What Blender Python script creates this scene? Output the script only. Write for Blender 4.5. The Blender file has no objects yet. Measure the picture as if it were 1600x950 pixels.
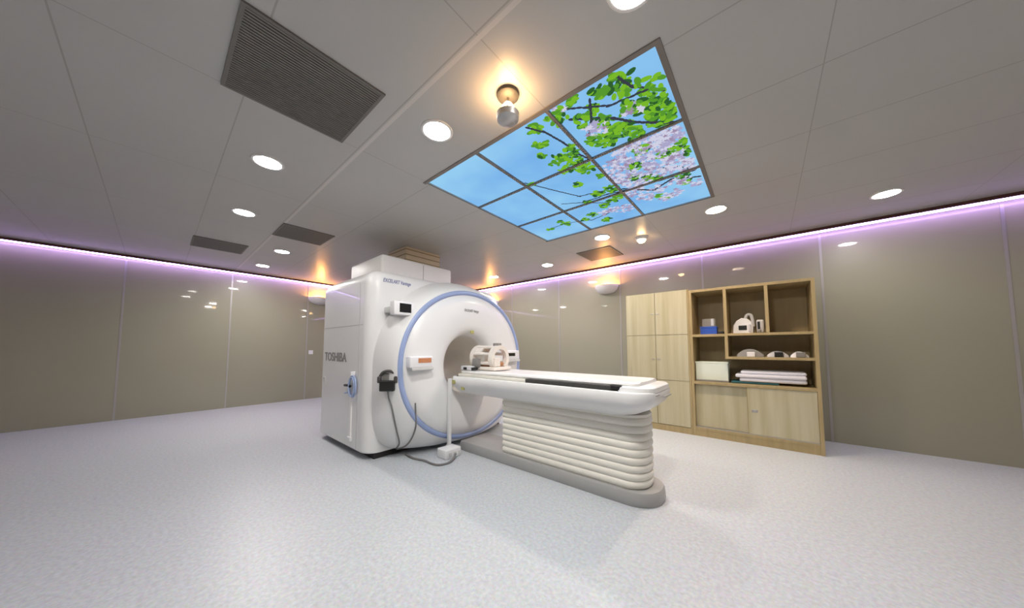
import bpy, bmesh, math, random
from mathutils import Vector, Matrix
PI = math.pi
sc = bpy.context.scene
col = sc.collection
rnd = random.Random(7)

# ------------------------------------------------------------------ materials
def mat(name, c, rough=0.5, metal=0.0, spec=0.5, coat=0.0, noise=0.0, nscale=20.0, emit=None, estr=0.0, bump=0.0, alpha=1.0):
    m = bpy.data.materials.new(name); m.use_nodes = True
    nt = m.node_tree; b = nt.nodes['Principled BSDF']
    b.inputs['Base Color'].default_value = (*c, 1)
    b.inputs['Roughness'].default_value = rough
    b.inputs['Metallic'].default_value = metal
    b.inputs['Specular IOR Level'].default_value = spec
    b.inputs['Coat Weight'].default_value = coat
    b.inputs['Coat Roughness'].default_value = 0.04
    if emit:
        b.inputs['Emission Color'].default_value = (*emit, 1)
        b.inputs['Emission Strength'].default_value = estr
    if alpha < 1: b.inputs['Alpha'].default_value = alpha
    if noise or bump:
        tc = nt.nodes.new('ShaderNodeTexCoord'); n = nt.nodes.new('ShaderNodeTexNoise')
        n.inputs['Scale'].default_value = nscale; n.inputs['Detail'].default_value = 3
        nt.links.new(tc.outputs['Object'], n.inputs['Vector'])
        if noise:
            r = nt.nodes.new('ShaderNodeMix'); r.data_type = 'RGBA'
            r.inputs['A'].default_value = (*[v*(1-noise) for v in c], 1)
            r.inputs['B'].default_value = (*[min(1, v*(1+noise)) for v in c], 1)
            nt.links.new(n.outputs['Fac'], r.inputs['Factor'])
            nt.links.new(r.outputs['Result'], b.inputs['Base Color'])
        if bump:
            bp = nt.nodes.new('ShaderNodeBump'); bp.inputs['Strength'].default_value = bump
            bp.inputs['Distance'].default_value = 0.002
            nt.links.new(n.outputs['Fac'], bp.inputs['Height']); nt.links.new(bp.outputs['Normal'], b.inputs['Normal'])
    return m

def emat(name, c, s):
    m = bpy.data.materials.new(name); m.use_nodes = True
    nt = m.node_tree; nt.nodes.clear()
    e = nt.nodes.new('ShaderNodeEmission'); o = nt.nodes.new('ShaderNodeOutputMaterial')
    e.inputs['Color'].default_value = (*c, 1); e.inputs['Strength'].default_value = s
    nt.links.new(e.outputs[0], o.inputs[0]); return m

KEY = 470     # the aimed lamp
KEYTILT = 24
SKY = .80      # brightness of the backlit sky picture
M = {}
M['shell'] = mat('white_shell', (.81, .81, .81), .32, coat=.25, noise=.015, nscale=6)
M['shell_grey'] = mat('light_grey_shell', (.62, .62, .61), .4, noise=.02, nscale=8)
M['bore'] = mat('bore_liner', (.80, .77, .70), .45, noise=.02, nscale=8)
M['blue'] = mat('blue_ring', (.30, .38, .62), .35, noise=.04, nscale=8)
M['bluelight'] = mat('pale_blue_plastic', (.36, .45, .68), .4, noise=.05, nscale=30)
M['seam'] = mat('seam_grey', (.46, .44, .43), .6, noise=.05)
M['dark'] = mat('plinth_gap_shade', (.018, .016, .016), .6, noise=.2)
M['black'] = mat('black_plastic', (.012, .012, .012), .4, noise=.2)
M['blackgrey'] = mat('worn_black_and_gap_shade', (.06, .058, .055), .5, noise=.3, nscale=40)
M['letter'] = mat('grey_lettering', (.27, .25, .25), .5, noise=.03)
M['letterblue'] = mat('blue_lettering', (.25, .27, .45), .5, noise=.03)
M['screen'] = mat('dark_screen', (.01, .011, .01), .15, noise=.2)
M['orange'] = mat('orange_display', (.55, .22, .10), .4, noise=.15, nscale=60)
M['yellow'] = mat('yellow_sticker', (.46, .43, .15), .5, noise=.1)
M['plinth'] = mat('table_plinth_grey', (.36, .36, .355), .38, noise=.04, nscale=12)
M['cream'] = mat('cream_bellows', (.80, .78, .71), .5, noise=.02, nscale=10)
M['cradle'] = mat('white_cradle', (.86, .85, .84), .3, coat=.2, noise=.01)
M['duct'] = mat('beige_duct', (.78, .67, .48), .55, noise=.06, nscale=6)
M['cover'] = mat('grey_white_cover', (.88, .86, .85), .45, noise=.02)
M['coilwhite'] = mat('head_coil_shell', (.80, .74, .68), .35, noise=.03, nscale=20)
M['brown'] = mat('brown_block', (.42, .20, .10), .7, noise=.15, nscale=30)
M['midgrey'] = mat('grey_device', (.25, .24, .23), .45, noise=.1, nscale=30)
M['palegrey'] = mat('pale_grey_device', (.60, .60, .62), .4, noise=.06, nscale=30)
M['cable'] = mat('grey_cable', (.20, .19, .19), .5, noise=.1)
M['whiteplastic'] = mat('white_plastic', (.80, .80, .82), .35, noise=.02)
M['metal'] = mat('brushed_steel', (.45, .44, .43), .35, metal=.8, noise=.1)
M['grille'] = mat('grille_grey', (.16, .15, .135), .5, noise=.06)
M['grilledark'] = mat('grille_void', (.05, .046, .04), .7, noise=.1)
M['plate'] = mat('ceiling_grey_plate', (.47, .47, .455), .4, noise=.02)
M['trimring'] = mat('downlight_trim', (.75, .74, .72), .35, noise=.02)
M['warmglow'] = emat('halogen_glow', (1, .60, .26), 60)
M['sconceglow'] = emat('sconce_bulb_glow', (1, .43, .11), 230)
M['led'] = emat('cove_strip_glow', (.58, .38, 1.0), 17.0)
M['bowl'] = mat('sconce_bowl', (.72, .70, .70), .4, noise=.03)
M['blueplastic'] = mat('blue_bin_plastic', (.03, .10, .52), .4, noise=.08)
M['clear'] = mat('clear_plastic', (.75, .75, .75), .1, noise=.05, alpha=.12)
M['teal'] = mat('teal_cloth', (.03, .13, .15), .8, noise=.2)
M['linen'] = mat('white_linen', (.80, .79, .86), .8, noise=.04, nscale=15, bump=.3)
M['paperwhite'] = mat('pale_green_white_box', (.74, .80, .70), .6, noise=.02)
M['joint'] = mat('wall_joint_strip', (.40, .38, .37), .35, metal=.3, noise=.03)
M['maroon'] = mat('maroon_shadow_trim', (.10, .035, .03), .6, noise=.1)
M['skybar'] = mat('sky_panel_frame', (.20, .175, .155), .5, noise=.05)

def sky_mat():
    m = bpy.data.materials.new('backlit_sky_print'); m.use_nodes = True
    nt = m.node_tree; nt.nodes.clear()
    tc = nt.nodes.new('ShaderNodeTexCoord'); n = nt.nodes.new('ShaderNodeTexNoise')
    n.inputs['Scale'].default_value = 1.1; n.inputs['Detail'].default_value = 3
    nt.links.new(tc.outputs['Object'], n.inputs['Vector'])
    cr = nt.nodes.new('ShaderNodeValToRGB')
    cr.color_ramp.elements[0].position = .36; cr.color_ramp.elements[0].color = (.20, .47, .86, 1)
    cr.color_ramp.elements[1].position = .64; cr.color_ramp.elements[1].color = (.32, .645, .93, 1)
    nt.links.new(n.outputs['Fac'], cr.inputs['Fac'])
    e = nt.nodes.new('ShaderNodeEmission'); e.inputs['Strength'].default_value = SKY
    o = nt.nodes.new('ShaderNodeOutputMaterial')
    nt.links.new(cr.outputs[0], e.inputs['Color']); nt.links.new(e.outputs[0], o.inputs[0])
    return m
M['sky'] = sky_mat()
PRINT = [emat('print_leaf_bright', (.20, .50, .025), SKY), emat('print_leaf_mid', (.10, .33, .03), SKY), emat('print_leaf_dark', (.03, .12, .03), SKY),
         emat('print_blossom_mauve', (.42, .40, .62), SKY), emat('print_blossom_pale', (.66, .66, .82), SKY), emat('print_blossom_pink', (.36, .27, .42), SKY),
         emat('print_branch', (.045, .05, .07), SKY)]

def floor_mat():
    m = mat('speckled_vinyl', (.6, .62, .64), .38)
    nt = m.node_tree; b = nt.nodes['Principled BSDF']
    tc = nt.nodes.new('ShaderNodeTexCoord')
    n1 = nt.nodes.new('ShaderNodeTexNoise'); n1.inputs['Scale'].default_value = 45; n1.inputs['Detail'].default_value = 4
    n2 = nt.nodes.new('ShaderNodeTexVoronoi'); n2.inputs['Scale'].default_value = 90
    nt.links.new(tc.outputs['Object'], n1.inputs['Vector']); nt.links.new(tc.outputs['Object'], n2.inputs['Vector'])
    r1 = nt.nodes.new('ShaderNodeValToRGB')
    r1.color_ramp.elements[0].position = .3; r1.color_ramp.elements[0].color = (.50, .53, .57, 1)
    r1.color_ramp.elements[1].position = .7; r1.color_ramp.elements[1].color = (.625, .66, .70, 1)
    nt.links.new(n1.outputs['Fac'], r1.inputs['Fac'])
    mx = nt.nodes.new('ShaderNodeMix'); mx.data_type = 'RGBA'; mx.blend_type = 'MULTIPLY'; mx.inputs['Factor'].default_value = .12
    nt.links.new(r1.outputs[0], mx.inputs['A']); nt.links.new(n2.outputs['Color'], mx.inputs['B'])
    nt.links.new(mx.outputs['Result'], b.inputs['Base Color'])
    return m
M['floor'] = floor_mat()

def line_mask(nt, src, origin, period, width):
    a = nt.nodes.new('ShaderNodeMath'); a.operation = 'SUBTRACT'; a.inputs[1].default_value = origin - period/2
    w = nt.nodes.new('ShaderNodeMath'); w.operation = 'WRAP'; w.inputs[1].default_value = period; w.inputs[2].default_value = 0
    c = nt.nodes.new('ShaderNodeMath'); c.operation = 'COMPARE'; c.inputs[1].default_value = period/2; c.inputs[2].default_value = width
    nt.links.new(src, a.inputs[0]); nt.links.new(a.outputs[0], w.inputs[0]); nt.links.new(w.outputs[0], c.inputs[0])
    return c.outputs[0]

def ceiling_mat():
    m = mat('painted_metal_ceiling_panels', (.42, .40, .375), .34, spec=.6)
    nt = m.node_tree; b = nt.nodes['Principled BSDF']
    tc = nt.nodes.new('ShaderNodeTexCoord'); sx = nt.nodes.new('ShaderNodeSeparateXYZ')
    nt.links.new(tc.outputs['Object'], sx.inputs[0])
    my = line_mask(nt, sx.outputs['Y'], .94, .665, .004)
    mx_ = line_mask(nt, sx.outputs['X'], -1.03, 1.33, .003)
    mr = line_mask(nt, sx.outputs['Y'], .965, 50.0, .012)
    mm = nt.nodes.new('ShaderNodeMath'); mm.operation = 'MAXIMUM'
    nt.links.new(my, mm.inputs[0]); nt.links.new(mx_, mm.inputs[1])
    n = nt.nodes.new('ShaderNodeTexNoise'); n.inputs['Scale'].default_value = 1.5
    nt.links.new(tc.outputs['Object'], n.inputs['Vector'])
    base = nt.nodes.new('ShaderNodeMix'); base.data_type = 'RGBA'
    base.inputs['A'].default_value = (.455, .450, .435, 1); base.inputs['B'].default_value = (.49, .485, .47, 1)
    nt.links.new(n.outputs['Fac'], base.inputs['Factor'])
    mix = nt.nodes.new('ShaderNodeMix'); mix.data_type = 'RGBA'; mix.inputs['B'].default_value = (.35, .335, .315, 1)
    nt.links.new(mm.outputs[0], mix.inputs['Factor']); nt.links.new(base.outputs['Result'], mix.inputs['A'])
    mix2 = nt.nodes.new('ShaderNodeMix'); mix2.data_type = 'RGBA'; mix2.inputs['B'].default_value = (.60, .57, .54, 1)
    nt.links.new(mr, mix2.inputs['Factor']); nt.links.new(mix.outputs['Result'], mix2.inputs['A'])
    nt.links.new(mix2.outputs['Result'], b.inputs['Base Color'])
    return m
M['ceiling'] = ceiling_mat()
M['wall'] = mat('tan_back_painted_glass', (.315, .30, .225), .4, coat=.6, noise=.02, nscale=1.5)
M['plainwall'] = mat('plain_wall_paint', (.5, .47, .42), .6, noise=.02, nscale=2)

def wood_mat(name, c1, c2, sx=30, sz=1.2):
    m = mat(name, c1, .42, spec=.4)
    nt = m.node_tree; b = nt.nodes['Principled BSDF']
    tc = nt.nodes.new('ShaderNodeTexCoord'); mp = nt.nodes.new('ShaderNodeMapping'); mp.inputs['Scale'].default_value = (sx, sx, sz)
    n = nt.nodes.new('ShaderNodeTexNoise'); n.inputs['Scale'].default_value = 1; n.inputs['Detail'].default_value = 4
    nt.links.new(tc.outputs['Object'], mp.inputs[0]); nt.links.new(mp.outputs[0], n.inputs['Vector'])
    r = nt.nodes.new('ShaderNodeValToRGB')
    r.color_ramp.elements[0].position = .35; r.color_ramp.elements[0].color = (*c1, 1)
    r.color_ramp.elements[1].position = .65; r.color_ramp.elements[1].color = (*c2, 1)
    nt.links.new(n.outputs['Fac'], r.inputs['Fac']); nt.links.new(r.outputs[0], b.inputs['Base Color'])
    return m
M['maple'] = wood_mat('pale_maple', (.445, .395, .245), (.54, .495, .345), 14, .7)
M['edge'] = wood_mat('maple_edging', (.37, .285, .14), (.43, .33, .17), 25, 3)
M['inner'] = wood_mat('maple_interior', (.44, .35, .19), (.48, .38, .21), 20, 2)

# ------------------------------------------------------------------ mesh helpers
def link(name, bm, m, parent=None, smooth=None, loc=None):
    me = bpy.data.meshes.new(name)
    bmesh.ops.recalc_face_normals(bm, faces=bm.faces[:])
    bm.to_mesh(me); bm.free()
    for mm in (m if isinstance(m, (list, tuple)) else [m]): me.materials.append(mm)
    if smooth:
        me.polygons.foreach_set('use_smooth', [True]*len(me.polygons))
        try: me.set_sharp_from_angle(angle=math.radians(smooth))
        except Exception: pass
    o = bpy.data.objects.new(name, me); col.objects.link(o)
    if parent:
        o.parent = parent
        wm = parent_world(parent)
        o.matrix_parent_inverse = Matrix.Translation(-wm)
    if loc: o.location = loc
    return o

def parent_world(p):
    return Vector(p.location) if p.type == 'EMPTY' else Vector((0, 0, 0))

def thing(name, label, cat, loc, group=None):
    o = bpy.data.objects.new(name, None); col.objects.link(o)
    o.location = loc; o.empty_display_size = .1
    o['label'] = label; o['category'] = cat
    if group: o['group'] = group
    return o
def tag(o, label, cat, group=None):
    o['label'] = label; o['category'] = cat
    if group: o['group'] = group
    return o
def struct(o):
    o['kind'] = 'structure'; return o

def box(bm, x0, x1, y0, y1, z0, z1, bev=0.0, seg=2, mi=0):
    v = [bm.verts.new(p) for p in ((x0,y0,z0),(x1,y0,z0),(x1,y1,z0),(x0,y1,z0),(x0,y0,z1),(x1,y0,z1),(x1,y1,z1),(x0,y1,z1))]
    fs = [bm.faces.new([v[i] for i in f]) for f in ((3,2,1,0),(4,5,6,7),(0,1,5,4),(1,2,6,5),(2,3,7,6),(3,0,4,7))]
    for f in fs: f.material_index = mi
    if bev:
        es = {e for f in fs for e in f.edges}
        r = bmesh.ops.bevel(bm, geom=list(es), offset=bev, segments=seg, affect='EDGES', profile=.5)
        for f in r['faces']: f.material_index = mi
def bx(*a, **k):
    bm = bmesh.new(); box(bm, *a, **k); return bm

def loft(bm, rings, cap0=True, cap1=True, closed=True, mi=0):
    vs = [[bm.verts.new(p) for p in r] for r in rings]
    n = len(rings[0])
    for a, b in zip(vs, vs[1:]):
        for i in range(n if closed else n-1):
            j = (i+1) % n
            f = bm.faces.new((a[i], a[j], b[j], b[i])); f.material_index = mi
    if cap0: bm.faces.new(vs[0][::-1]).material_index = mi
    if cap1: bm.faces.new(vs[-1]).material_index = mi
    return vs

def tube(bm, pts, r, n=8, sub=6, closed=False):
    P = [Vector(p) for p in pts]
    out = []
    m = len(P)
    for i in range(m if closed else m-1):      # Catmull-Rom through the points
        if closed: p0, p1, p2, p3 = P[(i-1) % m], P[i], P[(i+1) % m], P[(i+2) % m]
        else: p0, p1, p2, p3 = P[max(i-1, 0)], P[i], P[i+1], P[min(i+2, m-1)]
        for k in range(sub):
            t = k/sub
            out.append(.5*((2*p1) + (p2-p0)*t + (2*p0-5*p1+4*p2-p3)*t*t + (3*p1-p0-3*p2+p3)*t**3))
    if not closed: out.append(P[-1])
    rings = []
    up = Vector((.3, .2, 1)).normalized()
    for i, p in enumerate(out):
        if closed: d = out[(i+1) % len(out)] - out[i-1]
        else: d = out[min(i+1, len(out)-1)] - out[max(i-1, 0)]
        d.normalize()
        a = d.cross(up)
        if a.length < 1e-3: a = d.cross(Vector((1, 0, 0)))
        a.normalize(); b = a.cross(d)
        rings.append([p + r*(math.cos(2*PI*k/n)*a + math.sin(2*PI*k/n)*b) for k in range(n)])
    if closed: rings.append(rings[0])
    loft(bm, rings, not closed, not closed)
    if closed: bmesh.ops.remove_doubles(bm, verts=bm.verts[:], dist=1e-5)

def lathe(bm, prof, cx, cy, n=28, a0=0, a1=2*PI, mi=0):
    full = abs(a1-a0-2*PI) < 1e-6
    m = n if full else n+1
    rings = [[(cx+r*math.cos(a0+(a1-a0)*k/n), cy+r*math.sin(a0+(a1-a0)*k/n), z) for k in range(m)] for r, z in prof]
    loft(bm, rings, False, False, closed=full, mi=mi)

def disc(bm, cx, cy, z, r, n=28, mi=0):
    bm.faces.new([bm.verts.new((cx+r*math.cos(2*PI*k/n), cy+r*math.sin(2*PI*k/n), z)) for k in range(n)]).material_index = mi

def rrect(x0, x1, y0, y1, r0, r1, z, n=8):
    """outline in plan: r0 corner radius at the x0 end, r1 at the x1 end"""
    pts = []
    for cx, cy, a, r in ((x1-r1, y1-r1, 0, r1), (x0+r0, y1-r0, PI/2, r0), (x0+r0, y0+r0, PI, r0), (x1-r1, y0+r1, 3*PI/2, r1)):
        for k in range(n+1):
            t = a + PI/2*k/n
            pts.append((cx+r*math.cos(t), cy+r*math.sin(t), z))
    return pts

def text(body, name, size, loc, rot, m, parent, width=None, shear=0.0, depth=.002):
    cu = bpy.data.curves.new(name, 'FONT'); cu.body = body; cu.size = size; cu.extrude = depth; cu.shear = shear
    cu.align_x = 'CENTER'; cu.align_y = 'CENTER'; cu.resolution_u = 3; cu.offset = size*.012
    t = bpy.data.objects.new(name, cu); col.objects.link(t)
    bpy.context.view_layer.update()
    me = bpy.data.meshes.new_from_object(t.evaluated_get(bpy.context.evaluated_depsgraph_get()))
    bpy.data.objects.remove(t)
    w = max(v.co.x for v in me.vertices) - min(v.co.x for v in me.vertices)
    s = width/w if width else 1
    from mathutils import Euler
    T = Matrix.Translation(loc) @ Euler(rot).to_matrix().to_4x4() @ Matrix.Diagonal((s, 1, 1, 1))
    me.transform(T); me.materials.clear(); me.materials.append(m)
    o = bpy.data.objects.new(name, me); col.objects.link(o)
    o.parent = parent; o.matrix_parent_inverse = Matrix.Translation(-parent_world(parent))
    return o

# ------------------------------------------------------------------ the room
CZ = 2.739
XL, XR, YN, YF = -8.24, 2.5, -2.0, 5.62
struct(link('floor', bx(XL-.1, XR+.1, YN-.1, YF+.1, -.1, 0), M['floor']))
SX0, SX1, SY0, SY1 = -2.364, -.372, 1.572, 3.602
KX, KY, KH = -.37, 3.97, .10        # opening for the tilted lamp
bm = bmesh.new()
for a in ((XL-.1, SX0, YN-.1, YF+.1), (SX0, KX-KH, SY1, YF+.1), (KX-KH, SX1, SY1, KY-KH), (KX-KH, KX+KH, KY+KH, YF+.1), (SX1, KX+KH, YN-.1, KY-KH), (KX+KH, XR+.1, YN-.1, YF+.1), (SX0, SX1, YN-.1, SY0)):
    box(bm, *a, CZ, CZ+.12)
box(bm, KX-KH, KX+KH, KY-KH, KY+KH, CZ+.11, CZ+.12)
box(bm, SX0, SX1, SY0, SY1, CZ+.06, CZ+.12)
struct(link('ceiling', bm, M['ceiling']))
struct(link('wall_right', bx(XL-.1, XR+.1, YF, YF+.1, 0, CZ), M['wall']))
struct(link('wall_left', bx(XL-.1, XL, YN, YF, 0, CZ), M['wall']))
struct(link('wall_front', bx(XL-.1, XR+.1, YN-.1, YN, 0, CZ), M['plainwall']))
struct(link('wall_near', bx(XR, XR+.1, YN, YF, 0, CZ), M['plainwall']))
k = 1
for x in (-7.415, -6.08, -4.745, -3.41, -2.07, -.74, .595, 1.93):
    struct(link('trim_%d' % k, bx(x-.012, x+.012, YF-.004, YF, 0, CZ-.05), M['joint'])); k += 1
for y in (-1.72, -.39, .945, 2.28, 3.615, 4.95):
    struct(link('trim_%d' % k, bx(XL, XL+.004, y-.012, y+.012, 0, CZ-.05), M['joint'])); k += 1
struct(link('trim_%d' % k, bx(XL+.160, XR, YF-.180, YF-.160, CZ-.036, CZ), M['maroon'])); k += 1
struct(link('trim_%d' % k, bx(XL+.160, XL+.180, YN, YF-.180, CZ-.036, CZ), M['maroon'])); k += 1
tag(link('cove_light_strip', bx(XL+.06, XR-.02, YF-.128, YF-.100, CZ-.046, CZ-.022, bev=.006), M['led']), 'glowing lavender light strip along the top of the right wall above the cupboards', 'light strip')
tag(link('cove_light_strip', bx(XL+.100, XL+.128, YN+.02, YF-.14, CZ-.046, CZ-.022, bev=.006), M['led']), 'glowing lavender light strip along the top of the left wall beyond the scanner', 'light strip')

# ------------------------------------------------------------------ backlit sky panel
sp = thing('sky_light_panel', 'large backlit ceiling panel picturing blue sky with blossoming branches, in nine squares', 'ceiling light', ((SX0+SX1)/2, (SY0+SY1)/2, CZ))
GX = [SX0, -1.70, -1.035, SX1]; GY = [SY0, 2.235, 2.925, SY1]
tiles = {}
for i in range(3):
    for j in range(3):
        b_ = bmesh.new(); box(b_, GX[i], GX[i+1], GY[j], GY[j+1], CZ+.012, CZ+.024); tiles[i, j] = b_
def where(x, y):
    if not (SX0+.03 < x < SX1-.03 and SY0+.03 < y < SY1-.03): return None
    i = 0 if x < GX[1] else 1 if x < GX[2] else 2
    j = 0 if y < GY[1] else 1 if y < GY[2] else 2
    return i, j
cnt = [0]
def zc():
    cnt[0] = (cnt[0]+1) % 40
    return CZ + .0115 - cnt[0]*.00012
def petal_shape(x, y, r, lobes, mi, stretch=1.0, ang=0.0):
    w = where(x, y)
    if w is None: return
    b_ = tiles[w]; z = zc(); n = 10
    x0, x1, y0, y1 = GX[w[0]], GX[w[0]+1], GY[w[1]], GY[w[1]+1]
    vs = []
    for q in range(n):
        t = 2*PI*q/n
        rr = r*(1 if not lobes else (.72+.28*math.cos(lobes*t)))
        u, v = rr*math.cos(t)*stretch, rr*math.sin(t)
        X, Y = x+u*math.cos(ang)-v*math.sin(ang), y+u*math.sin(ang)+v*math.cos(ang)
        vs.append(b_.verts.new((min(max(X, x0), x1), min(max(Y, y0), y1), z)))
    try:
        f = b_.faces.new(vs); f.material_index = mi
    except ValueError: pass
def stroke(pts, w):
    for a, b in zip(pts, pts[1:]):
        a, b = Vector(a), Vector(b); L = (b-a).length; n = max(1, int(L/.03))
        ang = math.atan2(b.y-a.y, b.x-a.x)
        for q in range(n+1):
            p = a.lerp(b, q/n)
            petal_shape(p.x, p.y+rnd.uniform(-.004, .004), w, 0, 7, .024/w, ang)
BR = [([(-.951,1.752),(-.84,1.834),(-.731,1.926),(-.633,2.052),(-.47,2.2),(-.381,2.245)], .013), ([(-1.255,1.568),(-1.161,1.73),(-1.115,1.921),(-1.088,2.124),(-1.042,2.26)], .010),
      ([(-.379,3.128),(-.602,2.994),(-.783,3.093),(-1.005,2.89)], .013), ([(-1.674,2.188),(-1.527,2.496),(-1.406,2.732),(-1.188,2.783)], .008), ([(-1.428,2.875),(-1.165,2.885),(-.957,2.931),(-.756,2.949),(-.4,2.97)], .010),
      ([(-2.146,3.258),(-1.848,3.24),(-1.562,3.358),(-1.342,3.312)], .007), ([(-.928,1.652),(-.831,1.72),(-.708,1.804),(-.5,1.83)], .010), ([(-.786,1.691),(-.851,1.847),(-.935,1.982)], .009),
      ([(-.356,3.03),(-.515,2.822),(-.649,2.746)], .010), ([(-1.617,2.772),(-1.471,2.857),(-1.236,3.056)], .007), ([(-.6,1.6),(-.55,1.75),(-.42,1.9)], .010)]
GC = [(-1.02,1.67,.077),(-.99,1.59,.048),(-.89,1.61,.048),(-.81,1.77,.039),(-1.19,1.66,.048),(-1.26,1.83,.048),(-1.32,1.95,.039),(-1.27,2.07,.077),(-1.14,2.05,.087),(-1.16,2.17,.067),(-1.13,2.33,.077),(-1.27,2.24,.058),(-.85,2.11,.087),(-.92,2.05,.058),(-.72,2.05,.087),(-.8,2.05,.048),(-.68,2.16,.077),(-.69,2.39,.058),(-.8,2.58,.058),(-.86,2.75,.058),(-.64,1.89,.058),(-.56,1.95,.067),(-.45,2.08,.125),(-.48,2.12,.096),(-.41,2.14,.077),(-.43,2.03,.096),(-.4,2.53,.077),(-.39,2.66,.048),(-.55,2.56,.067),(-.49,2.55,.048),(-1.31,2.52,.042),(-1.23,2.8,.058),(-1.09,2.8,.077),(-1.1,2.99,.058),(-1.29,3.09,.058),(-1.39,2.89,.048),(-1.19,3.06,.058),(-.51,2.98,.067),(-.69,2.89,.048),(-.77,2.83,.048),(-.78,3.25,.035),(-.71,3.36,.029),(-.51,3.14,.039),(-1.5,3.22,.058),(-1.62,3.28,.048),(-1.42,3.45,.067),(-1.85,3.24,.067),(-2.11,3.28,.042),(-1.89,3.15,.039),(-1.64,2.23,.029),(-1.08,2.52,.029),(-.8,1.91,.067),(-.91,1.81,.058),(-.6,1.7,.1),(-.45,1.85,.1),(-.72,1.66,.06)]
PC = [(-.9,2.45,.1),(-.85,2.85,.1),(-.55,3.08,.08),(-.5,2.6,.1),(-.76,3.1,.08),(-.42,2.6,.08),(-.98,2.75,.06),(-.78,2.38,.116),(-.61,2.38,.116),(-.55,2.37,.096),(-.4,2.33,.096),(-.64,2.6,.135),(-.54,2.74,.096),(-.4,2.81,.077),(-.93,2.59,.116),(-.76,2.71,.116),(-.93,3.01,.096),(-.89,3.21,.077),(-1.16,3.3,.096),(-.65,3.29,.077),(-.73,3.34,.058),(-.86,1.95,.077),(-.6,1.93,.058),(-1.37,3.27,.058),(-.44,3.21,.058),(-1.28,3.25,.058),(-.46,2.42,.096),(-.62,2.82,.077),(-.45,2.91,.067),(-.97,1.61,.039),(-.89,1.89,.048)]
for cx, cy, r in PC:
    for q in range(int(42*(r/.1)**2)+6):
        a, d = rnd.uniform(0, 2*PI), r*math.sqrt(rnd.random())*1.1
        petal_shape(cx+d*math.cos(a), cy+d*math.sin(a), rnd.uniform(.020, .034), 5, rnd.choice((4, 4, 5, 5, 5, 6)), 1, rnd.uniform(0, 2))
for pts, w in BR: stroke(pts, w)
for cx, cy, r in GC:
    for q in range(int(20*(r/.07)**1.5)+5):
        a, d = rnd.uniform(0, 2*PI), r*math.sqrt(rnd.random())
        petal_shape(cx+d*math.cos(a), cy+d*math.sin(a), rnd.uniform(.012, .020), 0, rnd.choice((1, 1, 2, 2, 3)), rnd.uniform(1.3, 2.1), rnd.uniform(0, PI))
for key, b_ in tiles.items():
    me = bpy.data.meshes.new('light_tile'); b_.to_mesh(me); b_.free()
    for mm in [M['sky']]+PRINT: me.materials.append(mm)
    o = bpy.data.objects.new('light_tile', me); col.objects.link(o)
    o.parent = sp; o.matrix_parent_inverse = Matrix.Translation(-sp.location)
for i, x in enumerate(GX[1:3]):
    link('frame_bar', bx(x-.011, x+.011, SY0, SY1, CZ-.004, CZ+.012), M['skybar'], sp)
for y in GY[1:3]:
    link('frame_bar', bx(SX0, SX1, y-.010, y+.010, CZ-.0035, CZ+.0115), M['skybar'], sp)
bm = bmesh.new()
e = .03
box(bm, SX0-e, SX1+e, SY0-e, SY0, CZ-.006, CZ); box(bm, SX0-e, SX1+e, SY1, SY1+e*.3, CZ-.006, CZ)
box(bm, SX0-e*.3, SX0, SY0, SY1, CZ-.006, CZ); box(bm, SX1, SX1+e, SY0, SY1, CZ-.006, CZ)
link('outer_frame', bm, M['skybar'], sp)

# ------------------------------------------------------------------ downlights
LC = (1, .955, .90)
DL = [(-3.11, .53, 110, 'bright round downlight in the ceiling left of the large dark square grille'),
      (-1.73, 1.22, 310, 'bright round downlight between the large dark grille and the blue sky panel'),
      (-4.50, .58, 45, 'round downlight left of the narrow grille above the scanner, beyond the long ceiling seam'),
      (-5.89, 1.24, 270, 'round downlight just behind the narrow ceiling grille, towards the left wall'),
      (-7.20, 1.23, 240, 'small round downlight closest to the lavender strip of the left wall'),
      (-1.70, 3.97, 210, 'round downlight between the blue sky panel and the square ceiling grille near the right wall'),
      (-3.07, 4.66, 220, 'small round downlight left of the square ceiling grille, close to the right wall'),
      (-4.49, 4.70, 220, 'small round downlight right above the scanner ring, nearest the far wall lamp'),
      (-.37, 1.23, 370, 'round downlight above the camera beside the near corner of the blue sky panel'),
      (.98, 4.66, 190, 'round downlight near the right wall, right of the open shelves and farthest to the right')]
for x, y, st, lab in DL:
    t = thing('ceiling_downlight', lab, 'ceiling light', (x, y, CZ), 'recessed ceiling downlights')
    bm = bmesh.new(); lathe(bm, [(.112, CZ), (.110, CZ-.006), (.100, CZ-.009), (.092, CZ-.007), (.090, CZ-.002)], x, y)
    link('trim_ring', bm, M['trimring'], t, 40)
    bm = bmesh.new(); lathe(bm, [(.091, CZ), (.091, CZ-.003)], x, y); disc(bm, x, y, CZ-.004, .091)
    link('diffuser', bm, emat('downlight_glow', LC, st), t)
# the tilting one by the open shelves, aimed at the scanner
x, y = -.37, 3.97
t = thing('ceiling_downlight', 'round tilted downlight beside the right corner of the sky panel, above the open shelves', 'ceiling light', (x, y, CZ), 'recessed ceiling downlights')
bm = bmesh.new()
sq = []
for q in range(32):
    c, s_ = math.cos(2*PI*q/32), math.sin(2*PI*q/32); m_ = max(abs(c), abs(s_)); sq.append((x+.104*c/m_, y+.104*s_/m_))
loft(bm, [[(a, b, CZ) for a, b in sq], [(a, b, CZ-.002) for a, b in sq], [(x+.100*math.cos(2*PI*q/32), y+.100*math.sin(2*PI*q/32), CZ-.003) for q in range(32)]], False, False)
link('mounting_plate', bm, M['plate'], t)
bm = bmesh.new(); lathe(bm, [(.104, CZ-.003), (.102, CZ-.008), (.094, CZ-.008), (.092, CZ), (.092, CZ+.108), (.001, CZ+.109)], x, y, 32)
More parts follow.
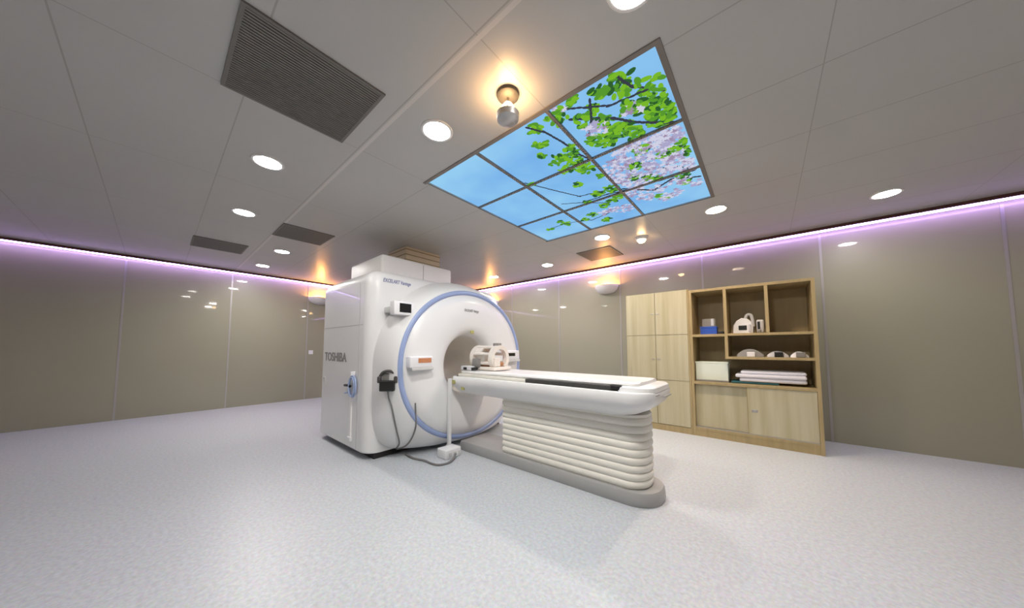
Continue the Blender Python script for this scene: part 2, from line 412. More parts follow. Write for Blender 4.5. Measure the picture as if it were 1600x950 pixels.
link('trim_ring', bm, M['trimring'], t, 40)
TL = Matrix.Translation((x, y, CZ+.040)) @ Matrix.Rotation(math.radians(KEYTILT), 4, Vector((-.76, .65, 0)))
bm = bmesh.new(); lathe(bm, [(.084, .000), (.086, .004), (.070, .020), (.001, .021)], 0, 0); bm.transform(TL); link('tilting_head', bm, M['trimring'], t, 40)
bm = bmesh.new(); disc(bm, 0, 0, .0, .083); bm.transform(TL); link('diffuser', bm, emat('key_downlight_glow', (1, .77, .57), KEY), t)

# small warm halogen by the skylight
t = thing('halogen_spotlight', 'small warm orange spotlight in the ceiling between sky panel and square grille', 'ceiling light', (-1.28, 4.33, CZ))
bm = bmesh.new(); lathe(bm, [(.075, CZ), (.073, CZ-.02), (.06, CZ-.035), (.052, CZ-.03)], -1.28, 4.33); link('housing', bm, M['trimring'], t, 40)
bm = bmesh.new(); lathe(bm, [(.052, CZ-.02), (.05, CZ-.05), (.03, CZ-.07), (.004, CZ-.078)], -1.28, 4.33); link('bulb', bm, M['warmglow'], t, 60)

# little uplighter hung under the ceiling beside the sky panel
ux, uy = -1.14, 1.31
t = thing('ceiling_uplighter', 'small warm lamp in a grey cup hung under the ceiling beside the sky panel', 'ceiling light', (ux, uy, CZ))
bm = bmesh.new(); lathe(bm, [(.001, CZ-.028), (.05, CZ-.026), (.066, CZ-.018), (.068, CZ)], ux, uy); link('ceiling_plate', bm, M['blackgrey'], t, 40)
bm = bmesh.new(); lathe(bm, [(.008, CZ-.02), (.008, CZ-.16)], ux, uy, 10); link('stem', bm, M['metal'], t, 40)
bm = bmesh.new(); lathe(bm, [(.001, CZ-.173), (.056, CZ-.172), (.066, CZ-.165), (.069, CZ-.130), (.065, CZ-.130), (.062, CZ-.160), (.001, CZ-.163)], ux, uy); link('cup', bm, M['metal'], t, 40)
bm = bmesh.new(); lathe(bm, [(.052, CZ-.158), (.056, CZ-.125), (.040, CZ-.090), (.024, CZ-.066), (.010, CZ-.056)], ux, uy, 16); link('bulb', bm, emat('uplighter_glow', (1, .58, .25), 42), t, 60)

# ------------------------------------------------------------------ ceiling grilles
def grille(x0, x1, y0, y1, lab, n, along='x', fr=.018, cat='air vent'):
    t = thing('ceiling_grille', lab, cat, ((x0+x1)/2, (y0+y1)/2, CZ))
    bm = bmesh.new()
    for a in ((x0, x1, y0, y0+fr), (x0, x1, y1-fr, y1), (x0, x0+fr, y0+fr, y1-fr), (x1-fr, x1, y0+fr, y1-fr)): box(bm, *a, CZ-.010, CZ)
    link('frame', bm, M['grille'], t)
    link('backing', bx(x0+fr, x1-fr, y0+fr, y1-fr, CZ-.003, CZ-.001), M['grilledark'], t)
    bm = bmesh.new()
    for q in range(n):
        if along == 'x':
            y = y0+fr+(y1-y0-2*fr)*(q+.5)/n; w = (y1-y0)/n*.32
            box(bm, x0+fr, x1-fr, y-w, y+w, CZ-.009, CZ-.004)
        else:
            x = x0+fr+(x1-x0-2*fr)*(q+.5)/n; w = (x1-x0)/n*.32
            box(bm, x-w, x+w, y0+fr, y1-fr, CZ-.009, CZ-.004)
    link('louvres', bm, M['grille'], t)
grille(-2.37, -1.71, .17, .83, 'large dark square ceiling grille nearest the camera, left of the sky panel', 34, 'y')
grille(-5.08, -4.50, .95, 1.53, 'dark grille in the ceiling above the left side of the scanner', 20, 'y')
grille(-2.32, -1.75, 4.37, 4.93, 'square dark grille in the ceiling near the right wall above a wall lamp', 18, 'x')
grille(-6.55, -5.95, .26, .84, 'small brownish grille in the ceiling by the far left wall, beyond the seam', 18, 'y')

# ------------------------------------------------------------------ wall sconces
def sconce(p, ax, lab):
    """ax: direction the bowl bulges into the room"""
    t = thing('wall_sconce', lab, 'wall lamp', p, 'half bowl uplights on the walls')
    a0 = math.atan2(ax[1], ax[0]) - PI/2
    prof = [(.225, .15), (.220, .11), (.190, .055), (.13, .015), (.05, 0), (.004, -.004)]
    bm = bmesh.new(); lathe(bm, [(r, p[2]+z) for r, z in prof], p[0], p[1], 20, a0, a0+PI)
    o = link('bowl', bm, M['bowl'], t, 60)
    s = o.modifiers.new('thickness', 'SOLIDIFY'); s.thickness = .006; s.offset = 1
    c = Vector((p[0]+ax[0]*.09, p[1]+ax[1]*.09))
    bm = bmesh.new(); lathe(bm, [(.004, p[2]+.06), (.04, p[2]+.07), (.055, p[2]+.10), (.045, p[2]+.135), (.02, p[2]+.155), (.003, p[2]+.16)], c.x, c.y, 14)
    link('bulb', bm, M['sconceglow'], t, 60)
    bm = bmesh.new(); lathe(bm, [(.022, p[2]+.01), (.022, p[2]+.07)], c.x, c.y, 12); link('lamp_holder', bm, M['metal'], t, 60)
sconce((-2.32, YF, 2.24), (0, -1), 'half bowl wall lamp glowing warm above the glass wall left of the cupboards')
sconce((-5.42, YF, 2.24), (0, -1), 'half bowl wall lamp mostly hidden behind the scanner ring, on the right wall')
sconce((XL, 2.50, 2.24), (1, 0), 'half bowl wall lamp on the left wall at the far edge of the scanner')

# ------------------------------------------------------------------ the scanner
CY, CZB = 2.60, .99
GX0, GX1 = -4.68, -3.25
mri = thing('body_scanner', 'big white tunnel scanner with a blue ring around its round front', 'medical scanner', (-3.95, CY, 0))
# recessed plinth, coloured near black to paint the shade of the gap
link('plinth', bx(GX0+.10, GX1-.02, 1.57, 3.55, 0, .075), M['dark'], mri)
# main housing with rounded edges and a round tunnel through it
bm = bmesh.new()
def prof_ring(x, ins):
    pts = []
    y0, y1, z0, z1 = 1.465+ins, 3.63-ins, .065, 2.075-ins
    r = .15; rb = .03; r2 = .34
    for cy, cz, a, rr in ((y1-r2, z1-r2, 0, r2), (y0+r, z1-r, PI/2, r), (y0+rb, z0+rb, PI, rb), (y1-rb, z0+rb, 3*PI/2, rb)):
        for q in range(9):
            tt = a+PI/2*q/8; pts.append((x, cy+rr*math.cos(tt), cz+rr*math.sin(tt)))
    return pts
R_ = .13
xs = []
for q in range(7):
    tt = PI/2*q/6; xs.append((GX0+R_-R_*math.cos(tt), R_-R_*math.sin(tt)))
for q in range(7):
    tt = PI/2*(1-q/6); xs.append((GX1-R_+R_*math.cos(tt), R_-R_*math.sin(tt)))
loft(bm, [prof_ring(x, i) for x, i in xs])
hous = link('housing', bm, M['shell'], mri, 35)
cb = bmesh.new()
loft(cb, [[(x, CY+.42*math.cos(2*PI*q/48), CZB+.42*math.sin(2*PI*q/48)) for q in range(48)] for x in (GX0-.2, GX1+.2)])
cut = link('cutter', cb, M['shell'])
mod = hous.modifiers.new('tunnel', 'BOOLEAN'); mod.operation = 'DIFFERENCE'; mod.object = cut; mod.solver = 'EXACT'
bpy.context.view_layer.update()
newme = bpy.data.meshes.new_from_object(hous.evaluated_get(bpy.context.evaluated_depsgraph_get()))
hous.modifiers.clear(); hous.data = newme
bpy.data.objects.remove(cut)
# seams on the side and the back of the housing
bm = bmesh.new()
box(bm, GX0+.12, GX1-.13, 1.4625, 1.466, 1.449, 1.454)
box(bm, -3.476, -3.471, 1.4625, 1.466, 1.455, 1.93)
box(bm, -3.476, -3.471, 1.4625, 1.466, .10, 1.447)
link('panel_seam', bm, M['seam'], mri)
link('cable_clip', bx(-3.04, -2.93, 1.785, 1.825, .60, .625, bev=.005), M['shell_grey'], mri)
# protruding front drum
def sell(x, a, b, bl, n, nl, cy=CY+.01, cz=1.0, N=96):
    out = []
    for q in range(N):
        t = 2*PI*q/N; c, s = math.cos(t), math.sin(t)
        nn = n if s >= 0 else nl; bb = b if s >= 0 else bl
        y = cy+a*math.copysign(abs(c)**(2/nn), c); z = cz+bb*math.copysign(abs(s)**(2/nn), s)
        out.append((x, y, max(z, .050)))
    return out
bm = bmesh.new()
loft(bm, [sell(-3.30, 1.085, 1.075, .97, 2.05, 6), sell(-3.20, 1.080, 1.065, .97, 2.05, 5.5), sell(-3.10, 1.065, 1.035, .97, 2.05, 4.2), sell(-3.02, 1.045, 1.0, .965, 2.05, 3.2),
          sell(-2.95, 1.022, .962, .945, 2.05, 2.5), sell(-2.915, 1.006, .935, .93, 2.05, 2.2), sell(-2.905, .995, .922, .918, 2.05, 2.1)], False, False)
drum_o = link('front_drum', bm, M['shell'], mri, 40)
bm = bmesh.new()
loft(bm, [sell(-2.905, .996, .923, .919, 2.05, 2.1), sell(-2.893, .990, .916, .912, 2.05, 2.1), sell(-2.888, .968, .894, .892, 2.05, 2.1), sell(-2.892, .944, .871, .871, 2.05, 2.1), sell(-2.905, .938, .865, .865, 2.05, 2.1)], False, False)
ring_o = link('blue_ring', bm, M['blue'], mri, 60)
rings = [sell(-2.905, .939, .866, .866, 2.05, 2.1), sell(-2.893, .931, .859, .859, 2.05, 2.1)]
def circ(x, r, f=0):
    return [(x, CY+r*math.cos(2*PI*q/96), CZB+r*math.sin(2*PI*q/96)) for q in range(96)]
rings += [sell(-2.872, .80, .76, .76, 2.0, 2.0), circ(-2.862, .62), circ(-2.868, .50), circ(-2.885, .44), circ(-2.915, .40), circ(-2.96, .375), circ(-3.03, .36)]
bm = bmesh.new(); loft(bm, rings, False, False); face_o = link('face_disc', bm, M['shell'], mri, 50)
bm = bmesh.new(); loft(bm, [circ(-3.02, .361), circ(-3.3, .352), circ(-3.95, .350), circ(-4.5, .352), circ(-4.69, .40)], False, False); link('bore_liner', bm, M['bore'], mri, 60)
# laser mark above the tunnel
link('laser_mark', bx(-2.872, -2.858, CY-.03, CY+.03, 1.375, 1.415, bev=.004), M['yellow'], mri)
# operating boxes left and right of the tunnel
def opbox(y0, y1, z0, z1, dm, dy0, dy1, dz0, dz1):
    b = link('control_box', bx(-2.90, -2.815, y0, y1, z0, z1, bev=.012, seg=3), M['whiteplastic'], mri, 40)
    link('display', bx(-2.817, -2.811, dy0, dy1, dz0, dz1, bev=.002), dm, b)
    link('ledge', bx(-2.90, -2.80, y0+.02, y1, z0-.028, z0+.001, bev=.006), M['shell_grey'], b)
opbox(1.70, 1.985, .985, 1.105, M['orange'], 1.80, 1.96, 1.035, 1.085)
opbox(3.20, 3.50, 1.025, 1.155, M['screen'], 3.24, 3.40, 1.075, 1.12)
# monitor on the housing's upper left
link('monitor_arm', bx(-3.28, -3.02, 1.63, 1.73, 1.585, 1.65, bev=.012), M['shell_grey'], mri, 40)
mo = link('monitor', bx(-3.03, -2.935, 1.580, 1.815, 1.545, 1.690, bev=.010, seg=3), M['whiteplastic'], mri, 40)
link('screen', bx(-2.937, -2.930, 1.640, 1.775, 1.572, 1.668, bev=.002), M['screen'], mo)
# cover box on top
bm = bmesh.new(); box(bm, -4.55, -3.62, 1.77, 2.86, 2.06, 2.375, bev=.035, seg=3); link('top_cover', bm, M['cover'], mri, 40)
link('cover_seam', bx(-3.621, -3.617, 2.36, 2.368, 2.08, 2.34), M['seam'], mri)
# lettering
o = text('TOSHIBA', 'side_lettering', .155, (-4.15, 1.462, 1.075), (PI/2, 0, 0), M['letter'], mri, width=.70)
o = text('EXCELART Vantage', 'housing_lettering', .060, (-3.249, 1.78, 1.955), (PI/2, 0, PI/2), M['letterblue'], mri, width=.34, shear=.2)
o = text('EXCELART Vantage', 'ring_lettering', .046, (-2.861, 2.59, 1.665), (PI/2, 0, PI/2), M['seam'], mri, width=.24, shear=.2)
# small socket on the side and cable channel
link('side_socket', bx(-4.51, -4.455, 1.455, 1.468, .745, .815, bev=.004), M['shell_grey'], mri)
link('socket_hole', bx(-4.495, -4.47, 1.452, 1.458, .78, .805), M['seam'], mri)
ch = link('cable_channel', bx(-3.64, -3.60, 1.449, 1.468, .20, .66, bev=.005), M['cover'], mri)
link('channel_end', bx(-3.66, -3.585, 1.440, 1.468, .15, .20, bev=.006), M['whiteplastic'], mri)

# blue hose loop hanging on the side
t = thing('blue_hose', 'coiled pale blue hose loop hanging on the left side of the scanner', 'hose', (-3.55, 1.44, .86))
bm = bmesh.new()
tube(bm, [(-3.55+.085*math.cos(a), 1.440, .765+.115*math.sin(a)) for a in [2*PI*q/10 for q in range(10)]], .011, 8, 5, closed=True)
tube(bm, [(-3.55+.070*math.cos(a), 1.428, .760+.105*math.sin(a)) for a in [2*PI*q/10 for q in range(10)]], .009, 8, 5, closed=True)
link('loop', bm, M['bluelight'], t, 60)
link('hook', bx(-3.565, -3.54, 1.415, 1.4645, .885, .93, bev=.004), M['whiteplastic'], t)
bm = bmesh.new(); tube(bm, [(-3.61, 1.44, .76), (-3.66, 1.43, .77), (-3.73, 1.43, .765)], .016); link('handle', bm, M['black'], t, 60)
bm = bmesh.new(); tube(bm, [(-3.60, 1.44, .70), (-3.68, 1.445, .685), (-3.78, 1.45, .67)], .008); link('end_tube', bm, M['bluelight'], t, 60)

# black holder with earphones hanging on the front edge
from mathutils.bvhtree import BVHTree
def surf(y, z, lift):
    """a point on the scanner's front at y, z, lifted towards the room"""
    best = -9
    for t_ in FRONT:
        h = t_.ray_cast(Vector((-1.5, y, z)), Vector((-1, 0, 0)))
        if h[0] is not None: best = max(best, h[0].x)
    return (best+lift, y, z)
FRONT = []
for o_ in (hous, drum_o, ring_o, face_o):
    b_ = bmesh.new(); b_.from_mesh(o_.data); FRONT.append(BVHTree.FromBMesh(b_)); b_.free()
hx, hy = -3.00, 1.570
t = thing('headset_holder', 'black holder with rounded top and grey rim hanging on the scanner front beside the ring', 'headset holder', (hx, hy, .75))
link('pouch', bx(hx-.03, hx+.055, hy-.075, hy+.075, .752, .862, bev=.012, seg=3), M['black'], t, 40)
bm = bmesh.new(); tube(bm, [(hx+.01, hy-.083, .85), (hx+.01, hy-.080, .90), (hx+.01, hy-.050, .942), (hx+.01, hy, .956), (hx+.01, hy+.050, .942), (hx+.01, hy+.080, .90), (hx+.01, hy+.083, .85)], .016); link('headband', bm, M['blackgrey'], t, 60)
for s in (-1, 1):
    bm = bmesh.new(); box(bm, hx-.01, hx+.045, hy+s*.083-.018, hy+s*.083+.018, .835, .905, bev=.012, seg=3); link('ear_cup', bm, M['blackgrey'], t, 40)
link('hanger', bx(hx-.105, hx-.02, hy-.03, hy+.02, .86, .90, bev=.006), M['blackgrey'], t, 40)
link('back_plate', bx(hx-.03, hx, hy-.065, hy+.065, .80, .935, bev=.01), M['midgrey'], t, 40)
t.rotation_euler = (0, 0, -.80)
bm = bmesh.new()
pts = [(hx+.01, hy-.01, .749), (-3.0, 1.578, .68)]+[surf(y, z, .013) for y, z in ((1.60, .60), (1.64, .45), (1.69, .30), (1.745, .17), (1.775, .085), (1.80, .08), (1.825, .13), (1.84, .23), (1.84, .36), (1.825, .50), (1.81, .61))]
tube(bm, pts, .008)
tag(link('headset_cable', bm, M['cable'], None, 60), 'thin grey cable hanging in a loop under the black headset holder', 'cable')
bm = bmesh.new(); tube(bm, [(-3.12, 1.86, .013), (-2.95, 1.845, .013), (-2.80, 1.885, .011), (-2.68, 1.885, .011), (-2.59, 1.91, .011), (-2.555, 2.00, .011), (-2.59, 2.10, .02), (-2.635, 2.165, .045)], .011)
tag(link('floor_cable', bm, M['cable'], None, 60), 'dark grey cable curving over the floor to the small white box', 'cable')

# white conduit and box at the foot of the front
t = thing('cable_conduit', 'slim white upright conduit in front of the scanner by the table end', 'conduit', (-2.84, 2.231, 0))
link('channel', bx(-2.85, -2.812, 2.212, 2.250, .09, .84, bev=.006), M['shell'], t)
link('foot', bx(-2.86, -2.806, 2.205, 2.257, 0, .09, bev=.006), M['shell_grey'], t)
t = thing('junction_box', 'small white box on the floor at the foot of the scanner ring', 'box', (-2.72, 2.15, 0))
link('casing', bx(-2.805, -2.645, 2.045, 2.255, 0, .10, bev=.012, seg=3), M['whiteplastic'], t, 40)
for yy in (2.10, 2.165, 2.23):
    link('socket', bx(-2.647, -2.639, yy-.02, yy+.02, .025, .065, bev=.004), M['shell_grey'], t)

# duct between scanner cover and ceiling
t = thing('ceiling_duct', 'beige box duct rising from the scanner top to the ceiling', 'duct', (-4.4, 2.69, 2.37))
link('casing', bx(-4.67, -4.12, 2.38, 3.0, 2.376, CZ, bev=.008), M['duct'], t)
bm = bmesh.new()
for z in (2.45, 2.53, 2.61, 2.69): box(bm, -4.675, -4.114, 2.374, 3.005, z, z+.012)
link('rib', bm, M['edge'], t)

# ------------------------------------------------------------------ patient table
tb = thing('patient_table', 'long white patient table on a cream bellows base running out of the scanner', 'examination table', (-1.7, CY, 0))
bm = bmesh.new()
loft(bm, [rrect(-2.82, -.655, 2.375, 2.825, .03, .21, 0), rrect(-2.82, -.650, 2.368, 2.832, .03, .21, .02), rrect(-2.82, -.655, 2.372, 2.828, .03, .21, .085), rrect(-2.815, -.665, 2.382, 2.818, .03, .20, .10)])
link('base_plinth', bm, M['plinth'], tb, 40)
bm = bmesh.new()
zz, n = [], 9
z0, z1 = .100, .640
zz0 = None
for q in range(n):
    h = (z1-z0)/n; zb = z0+q*h
    for f, d in ((0, .013), (.12, .007), (.35, .001), (.6, 0), (.82, .003), (.95, .009)):
        zz.append((zb+f*h, d))
zz.append((z1, .013))
zz += [(.648, .004), (.668, .004)]
loft(bm, [rrect(-2.19+d*.6, -.735-d, 2.412+d, 2.788-d, .03, .16, z) for z, d in zz])
link('bellows', bm, M['cream'], tb, 35)
# table body, hollow on top
lv = [(.655, .185, -.90, .10), (.675, .225, -.80, .13), (.715, .285, -.715, .15), (.76, .325, -.665, .15), (.81, .342, -.642, .14), (.848, .343, -.637, .14), (.862, .337, -.643, .135), (.866, .325, -.655, .12),
      (.864, .300, -.70, .10), (.845, .285, -.75, .09), (.80, .280, -.76, .09)]
bm = bmesh.new()
loft(bm, [rrect(-2.85, xe, CY-hw, CY+hw, .05, r, z) for z, hw, xe, r in lv])
link('table_body', bm, M['shell'], tb, 40)
bm = bmesh.new()
loft(bm, [rrect(-.90, -.638, CY-.30, CY+.30, .05, .12, .862), rrect(-.89, -.640, CY-.295, CY+.295, .05, .12, .895), rrect(-.87, -.652, CY-.28, CY+.28, .05, .11, .905)])
eb = link('end_block', bm, M['shell'], tb, 40)
link('handle_slot', bx(-.64, -.630, CY+.02, CY+.22, .80, .815, bev=.003), M['seam'], eb)
link('release_button', bx(-.66, -.632, CY-.20, CY-.12, .835, .850, bev=.003), M['seam'], eb)
link('cradle_gap_shade', bx(-1.80, -.86, CY-.27, CY+.27, .845, .892), M['blackgrey'], tb)  # black fill under the cradle, painting the shade of the gap
link('carriage', bx(-2.80, -1.80, CY-.275, CY+.275, .845, .893, bev=.008), M['cream'], tb, 40)
bm = bmesh.new()
def crad(x, k):
    pts = []
    hw = .262*k; zt = .938
    for q in range(13):
        y = -hw+2*hw*q/12; e_ = abs(y/hw)
        pts.append((x, CY+y, zt-.010*(1-e_**2)-(.012*max(0, e_-.9)/.1)))
    pts += [(x, CY+hw*1.02, .912), (x, CY+hw*.96, .890), (x, CY-hw*.96, .890), (x, CY-hw*1.02, .912)]
    return pts
loft(bm, [crad(-2.78, .9), crad(-2.74, .98), crad(-2.6, 1), crad(-.86, 1), crad(-.80, .985), crad(-.765, .94), crad(-.745, .86)])
link('cradle', bm, M['cradle'], tb, 45)
bm = bmesh.new(); box(bm, -.95, -.86, CY-.285, CY-.262, .870, .905, bev=.006); link('cradle_latch', bm, M['black'], tb)
for x, z in ((-2.82, .80), (-2.70, .735)):
    link('warning_sticker', bx(x, x+.05, CY-.346 if z > .75 else CY-.315, CY-.338 if z > .75 else CY-.300, z-.02, z+.02), M['yellow'], tb)

# head coil lying on the table
hc = thing('head_coil', 'cream and white open head coil cage on the table at the tunnel mouth', 'medical coil', (-2.55, CY, .93))
def arch(x0, x1, r0, r1, cz, a0=-.12, a1=PI+.12, n=18):
    b = bmesh.new()
    rings = []
    for q in range(n+1):
        a = a0+(a1-a0)*q/n; c, s_ = math.cos(a), math.sin(a)
        rings.append([(x0, CY+r0*c, cz+r0*s_), (x1, CY+r0*c, cz+r0*s_), (x1, CY+r1*c, cz+r1*s_), (x0, CY+r1*c, cz+r1*s_)])
    loft(b, rings); return b
for x in (-2.74, -2.43):
    link('ring', arch(x, x+.06, .105, .150, 1.075, -.95, PI+.95), M['coilwhite'], hc, 40)
for q in range(6):
    a = -.45+(PI+.9)*q/5
    b = bmesh.new(); tube(b, [(-2.72, CY+.130*math.cos(a), 1.075+.130*math.sin(a)), (-2.57, CY+.134*math.cos(a), 1.075+.134*math.sin(a)), (-2.40, CY+.130*math.cos(a), 1.075+.130*math.sin(a))], .021)
    link('bar', b, M['coilwhite'], hc, 60)
link('shell', arch(-2.73, -2.58, .118, .135, 1.075, .2, PI-.2), M['coilwhite'], hc, 40)
link('base', bx(-2.80, -2.33, CY-.15, CY+.15, .936, .975, bev=.012, seg=3), M['coilwhite'], hc, 40)
link('inner_block', bx(-2.70, -2.385, CY-.085, CY+.085, .972, 1.03, bev=.02, seg=3), M['brown'], hc, 40)  # plain brown block inside the cage
link('mirror_block', bx(-2.47, -2.39, CY-.03, CY+.04, 1.215, 1.25, bev=.008), M['midgrey'], hc)
link('side_block', bx(-2.66, -2.56, CY-.185, CY-.13, .97, 1.07, bev=.012), M['midgrey'], hc, 40)
link('front_plate', bx(-2.372, -2.355, CY-.12, CY-.02, .98, 1.08, bev=.006), M['coilwhite'], hc)
t = thing('coil_connector', 'grey connector block with black plugs on the table edge in front of the tunnel', 'connector', (-2.70, CY-.24, .93))
link('block', bx(-2.78, -2.60, CY-.255, CY-.192, .932, .985, bev=.012, seg=3), M['palegrey'], t, 40)
link('plug', bx(-2.605, -2.54, CY-.250, CY-.200, .940, .968, bev=.008), M['black'], t)
link('plug', bx(-2.72, -2.67, CY-.268, CY-.250, .940, .970, bev=.006), M['black'], t)

# ------------------------------------------------------------------ cupboards
FY, BY = 4.82, YF-.006
tc_ = thing('tall_cupboard', 'tall pale maple cupboard with six closed doors against the right wall', 'cabinet', (-1.252, 5.2, 0))
link('carcass', bx(-1.69, -.817, FY+.022, BY, .085, 2.02), M['maple'], tc_)
link('base_board', bx(-1.69, -.817, FY+.004, FY+.06, 0, .085), M['edge'], tc_)
link('edge_strip', bx(-.838, -.817, FY-.001, FY+.022, .085, 2.02), M['edge'], tc_)
for z0, z1, hz in ((.092, .722, .60), (.728, 1.378, 1.03), (1.384, 2.018, 1.70)):
    for x0, x1, s in ((-1.688, -1.265, 1), (-1.259, -.840, -1)):
        d = link('door', bx(x0, x1, FY, FY+.020, z0, z1, bev=.002), M['maple'], tc_)
        hxx = x1-.035 if s > 0 else x0+.035
        b = bmesh.new(); box(b, hxx-.022, hxx+.022, FY-.012, FY-.006, hz-.006, hz+.006, bev=.002); box(b, hxx-.018, hxx-.010, FY-.008, FY, hz-.004, hz+.004); box(b, hxx+.010, hxx+.018, FY-.008, FY, hz-.004, hz+.004)
        link('door_handle', b, M['metal'], d)
os_ = thing('shelf_cabinet', 'open maple shelf unit with sliding doors below, right of the tall cupboard', 'cabinet', (-.18, 5.2, 0))
X0, X1 = -.815, .45
DB = 5.36
def board(name, *a, m='edge'):
    return link(name, bx(*a, bev=.0015), M[m], os_)
board('side_panel', X0, X0+.034, FY, BY, 0, 2.0); board('side_panel', X1-.034, X1, FY, BY, 0, 2.0)
board('top_board', X0+.034, X1-.034, FY, BY, 1.966, 2.0)
board('back_panel', X0+.034, X1-.034, DB, DB+.02, .735, 1.966, m='inner')
board('shelf', X0+.034, -.417, FY, DB, 1.345, 1.378)
board('shelf', -.383, X1-.034, FY, DB, 1.352, 1.382)
board('shelf', -.417, X1-.034, FY, DB, 1.048, 1.080)
board('divider', -.417, -.383, FY, DB, 1.081, 1.965)
board('divider', .003, .037, FY, DB, 1.383, 1.965)
board('counter_board', X0+.034, X1-.034, FY, BY, .700, .735)
board('base_board', X0+.034, X1-.034, FY+.004, FY+.05, 0, .085)
board('bottom_board', X0+.034, X1-.034, FY, BY, .085, .120)
board('cabinet_back', X0+.034, X1-.034, DB+.05, DB+.07, .121, .699, m='inner')
link('door_track', bx(X0+.034, X1-.034, FY+.005, FY+.06, .120, .128), M['metal'], os_)
d1 = link('sliding_door', bx(X0+.036, -.17, FY+.055, FY+.073, .128, .698, bev=.002), M['maple'], os_)
d2 = link('sliding_door', bx(-.209, X1-.036, FY+.010, FY+.030, .128, .698, bev=.002), M['maple'], os_)
link('door_edge', bx(-.215, -.2085, FY+.008, FY+.032, .128, .698), M['edge'], d2)
link('finger_pull', bx(-.172, -.115, FY+.004, FY+.012, .395, .43, bev=.003), M['metal'], d2)
link('lock', bx(-.153, -.130, FY-.002, FY+.006, .40, .425, bev=.003), M['seam'], d2)

# things on the shelves
t = thing('storage_bin', 'blue plastic bin on the upper left open shelf', 'bin', (-.60, 5.02, 1.378))
bm = bmesh.new()
box(bm, -.700, -.510, 4.93, 4.945, 1.379, 1.485); box(bm, -.700, -.510, 5.105, 5.12, 1.379, 1.485); box(bm, -.700, -.685, 4.945, 5.105, 1.379, 1.485); box(bm, -.525, -.510, 4.945, 5.105, 1.379, 1.485); box(bm, -.685, -.525, 4.945, 5.105, 1.379, 1.39)
link('tub', bm, M['blueplastic'], t)
link('rim', bx(-.706, -.504, 4.924, 4.932, 1.470, 1.488, bev=.002), M['blueplastic'], t)
t = thing('clear_box', 'clear plastic box standing up inside the blue bin', 'box', (-.60, 5.02, 1.392))
bm = bmesh.new()
box(bm, -.680, -.532, 4.955, 4.958, 1.392, 1.60); box(bm, -.680, -.532, 5.06, 5.063, 1.392, 1.60); box(bm, -.680, -.677, 4.958, 5.06, 1.392, 1.60); box(bm, -.535, -.532, 4.958, 5.06, 1.392, 1.60); box(bm, -.677, -.535, 4.958, 5.06, 1.392, 1.395)
link('walls', bm, M['clear'], t); link('label_strip', bx(-.575, -.545, 4.952, 4.955, 1.50, 1.595), M['palegrey'], t)
bm = bmesh.new(); box(bm, -.49, -.43, 4.93, 5.02, 1.379, 1.42, bev=.008); o = link('small_case', bm, M['black'], None, 40)
tag(o, 'small black case beside the blue bin on the open shelf', 'case')

t = thing('knee_coil', 'white rounded medical coil with dark window on the upper middle shelf', 'medical coil', (-.23, 5.05, 1.382))
bm = bmesh.new()
def ko(y, k):
    pts = [(-.335, 1.383), (-.120, 1.383), (-.118, 1.46), (-.135, 1.53), (-.175, 1.57), (-.235, 1.585), (-.29, 1.55), (-.325, 1.49)]
    cx, cz = -.228, 1.383
    return [(cx+(x-cx)*k, y, cz+(z-cz)*k) for x, z in pts]
loft(bm, [ko(4.92, .93), ko(4.935, 1), ko(5.16, 1), ko(5.18, .93)])
link('shell', bm, M['whiteplastic'], t, 30)
link('window', bx(-.270, -.185, 4.914, 4.924, 1.425, 1.485, bev=.004), M['black'], t)
link('front_rib', bx(-.168, -.142, 4.905, 4.925, 1.40, 1.50, bev=.005), M['palegrey'], t)
b = bmesh.new(); tube(b, [(-.20, 5.0, 1.575), (-.18, 5.0, 1.625), (-.14, 5.0, 1.62), (-.125, 5.0, 1.55), (-.122, 5.0, 1.47)], .018); link('cable_arm', b, M['palegrey'], t, 60)
t = thing('spool_device', 'pale grey-green device with black slot beside the white coil on the shelf', 'medical device', (-.05, 5.08, 1.382))
link('casing', bx(-.088, -.012, 4.96, 5.2, 1.383, 1.555, bev=.02, seg=3), M['palegrey'], t, 40)
link('slot', bx(-.078, -.052, 4.953, 4.962, 1.42, 1.53, bev=.004), M['black'], t)
link('foot', bx(-.075, -.045, 4.91, 4.952, 1.383, 1.43, bev=.008), M['midgrey'], t)

def flat_coil(x0, x1, y0, y1, z, h, lab, m1, m2):
    t = thing('flat_coil', lab, 'medical coil', ((x0+x1)/2, (y0+y1)/2, z), 'flat coils on the middle shelf')
    b = bmesh.new(); xc = (x0+x1)/2
    rr = []
    for q in range(13):
        u = -1+q/6; x = xc+(x1-x0)/2*u; zt = z+.001+h*(1-.75*u*u)
        rr.append([(x, y0, z+.001), (x, y1, z+.001), (x, y1-.02, zt), (x, y0+.02, zt)])
    loft(b, rr); link('shell', b, M[m1], t, 40)
    link('connector', bx(xc-.03, xc+.05, y0-.025, y0+.01, z+.001, z+.062, bev=.006), M[m2], t)
flat_coil(-.30, -.03, 4.88, 5.14, 1.08, .10, 'curved grey flat coil with pale connector on the middle shelf', 'midgrey', 'whiteplastic')
flat_coil(0.00, .20, 4.93, 5.16, 1.08, .075, 'smaller pale grey coil with black connector further right on the middle shelf', 'palegrey', 'black')
flat_coil(.215, .37, 4.90, 5.12, 1.08, .07, 'pale coil with grey connector at the right end of the middle shelf', 'whiteplastic', 'midgrey')

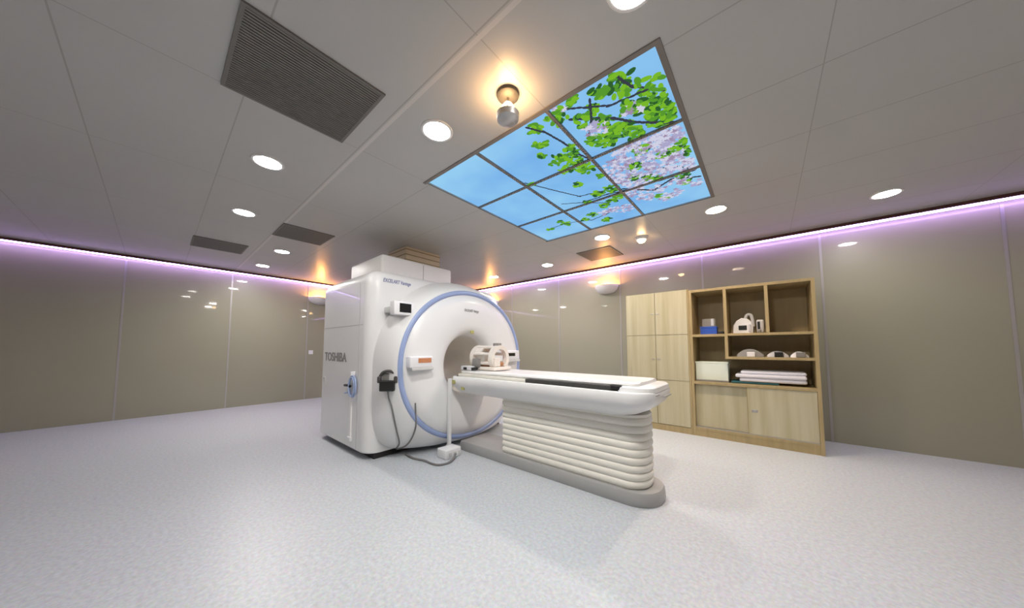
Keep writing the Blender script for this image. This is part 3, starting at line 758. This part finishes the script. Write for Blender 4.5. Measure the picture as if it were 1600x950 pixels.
t = thing('white_box', 'pale white box on the counter under the left open shelf', 'box', (-.585, 5.0, .735))
link('carton', bx(-.770, -.400, 4.90, 5.15, .755, 1.0, bev=.006), M['paperwhite'], t)
link('lid', bx(-.774, -.396, 4.896, 5.154, .985, 1.004, bev=.003), M['paperwhite'], t)
link('base_tray', bx(-.774, -.396, 4.896, 5.154, .736, .756, bev=.003), M['midgrey'], t)
bm = bmesh.new(); box(bm, -.375, .10, 4.90, 5.20, .736, .762, bev=.01, seg=3)
tag(link('folded_cloth', bm, M['teal'], None, 40), 'dark teal folded cloth under the white linen on the counter', 'cloth')
t = thing('folded_linen', 'stack of folded white linen on the counter right of the white box', 'linen', (.03, 5.05, .763))
for z0, z1, x0 in ((.763, .812, -.285), (.812, .860, -.325), (.860, .905, -.27)):
    b = bmesh.new(); box(b, x0, .345, 4.875 if x0 < -.3 else 4.89, 5.2, z0+.0005, z1, bev=.020, seg=4); link('fold', b, M['linen'], t, 50)

# light switch on the left wall beside the joint
t = thing('wall_switch', 'small pale switch on the left wall beside the panel joint', 'switch', (XL, 2.37, 1.3))
link('plate', bx(XL, XL+.010, 2.33, 2.42, 1.04, 1.13, bev=.003), M['whiteplastic'], t)
link('rocker', bx(XL+.010, XL+.016, 2.355, 2.395, 1.06, 1.11, bev=.003), M['whiteplastic'], t)

# ------------------------------------------------------------------ world and camera
w = bpy.data.worlds.new('world'); sc.world = w; w.use_nodes = True
w.node_tree.nodes['Background'].inputs['Color'].default_value = (.5, .5, .5, 1)
w.node_tree.nodes['Background'].inputs['Strength'].default_value = .3
cd = bpy.data.cameras.new('camera'); cam = bpy.data.objects.new('camera', cd); col.objects.link(cam)
cd.sensor_fit = 'HORIZONTAL'; cd.sensor_width = 36; cd.lens = 469.77/1600*36
cd.shift_x = 0; cd.shift_y = (513.14-475)/1600
cd.clip_start = .05; cd.clip_end = 60
cam.location = (0, 0, 1.2); cam.rotation_euler = (PI/2+.0630, 0, .70162)
sc.camera = cam
sc.view_settings.view_transform = 'Standard'; sc.view_settings.look = 'None'
sc.view_settings.gamma = 1; sc.view_settings.use_curve_mapping = False
sc.view_settings.exposure = 0.25
sc.cycles.use_denoising = True
sc.cycles.max_bounces = 10; sc.cycles.diffuse_bounces = 6; sc.cycles.glossy_bounces = 4
sc.cycles.sample_clamp_indirect = 8
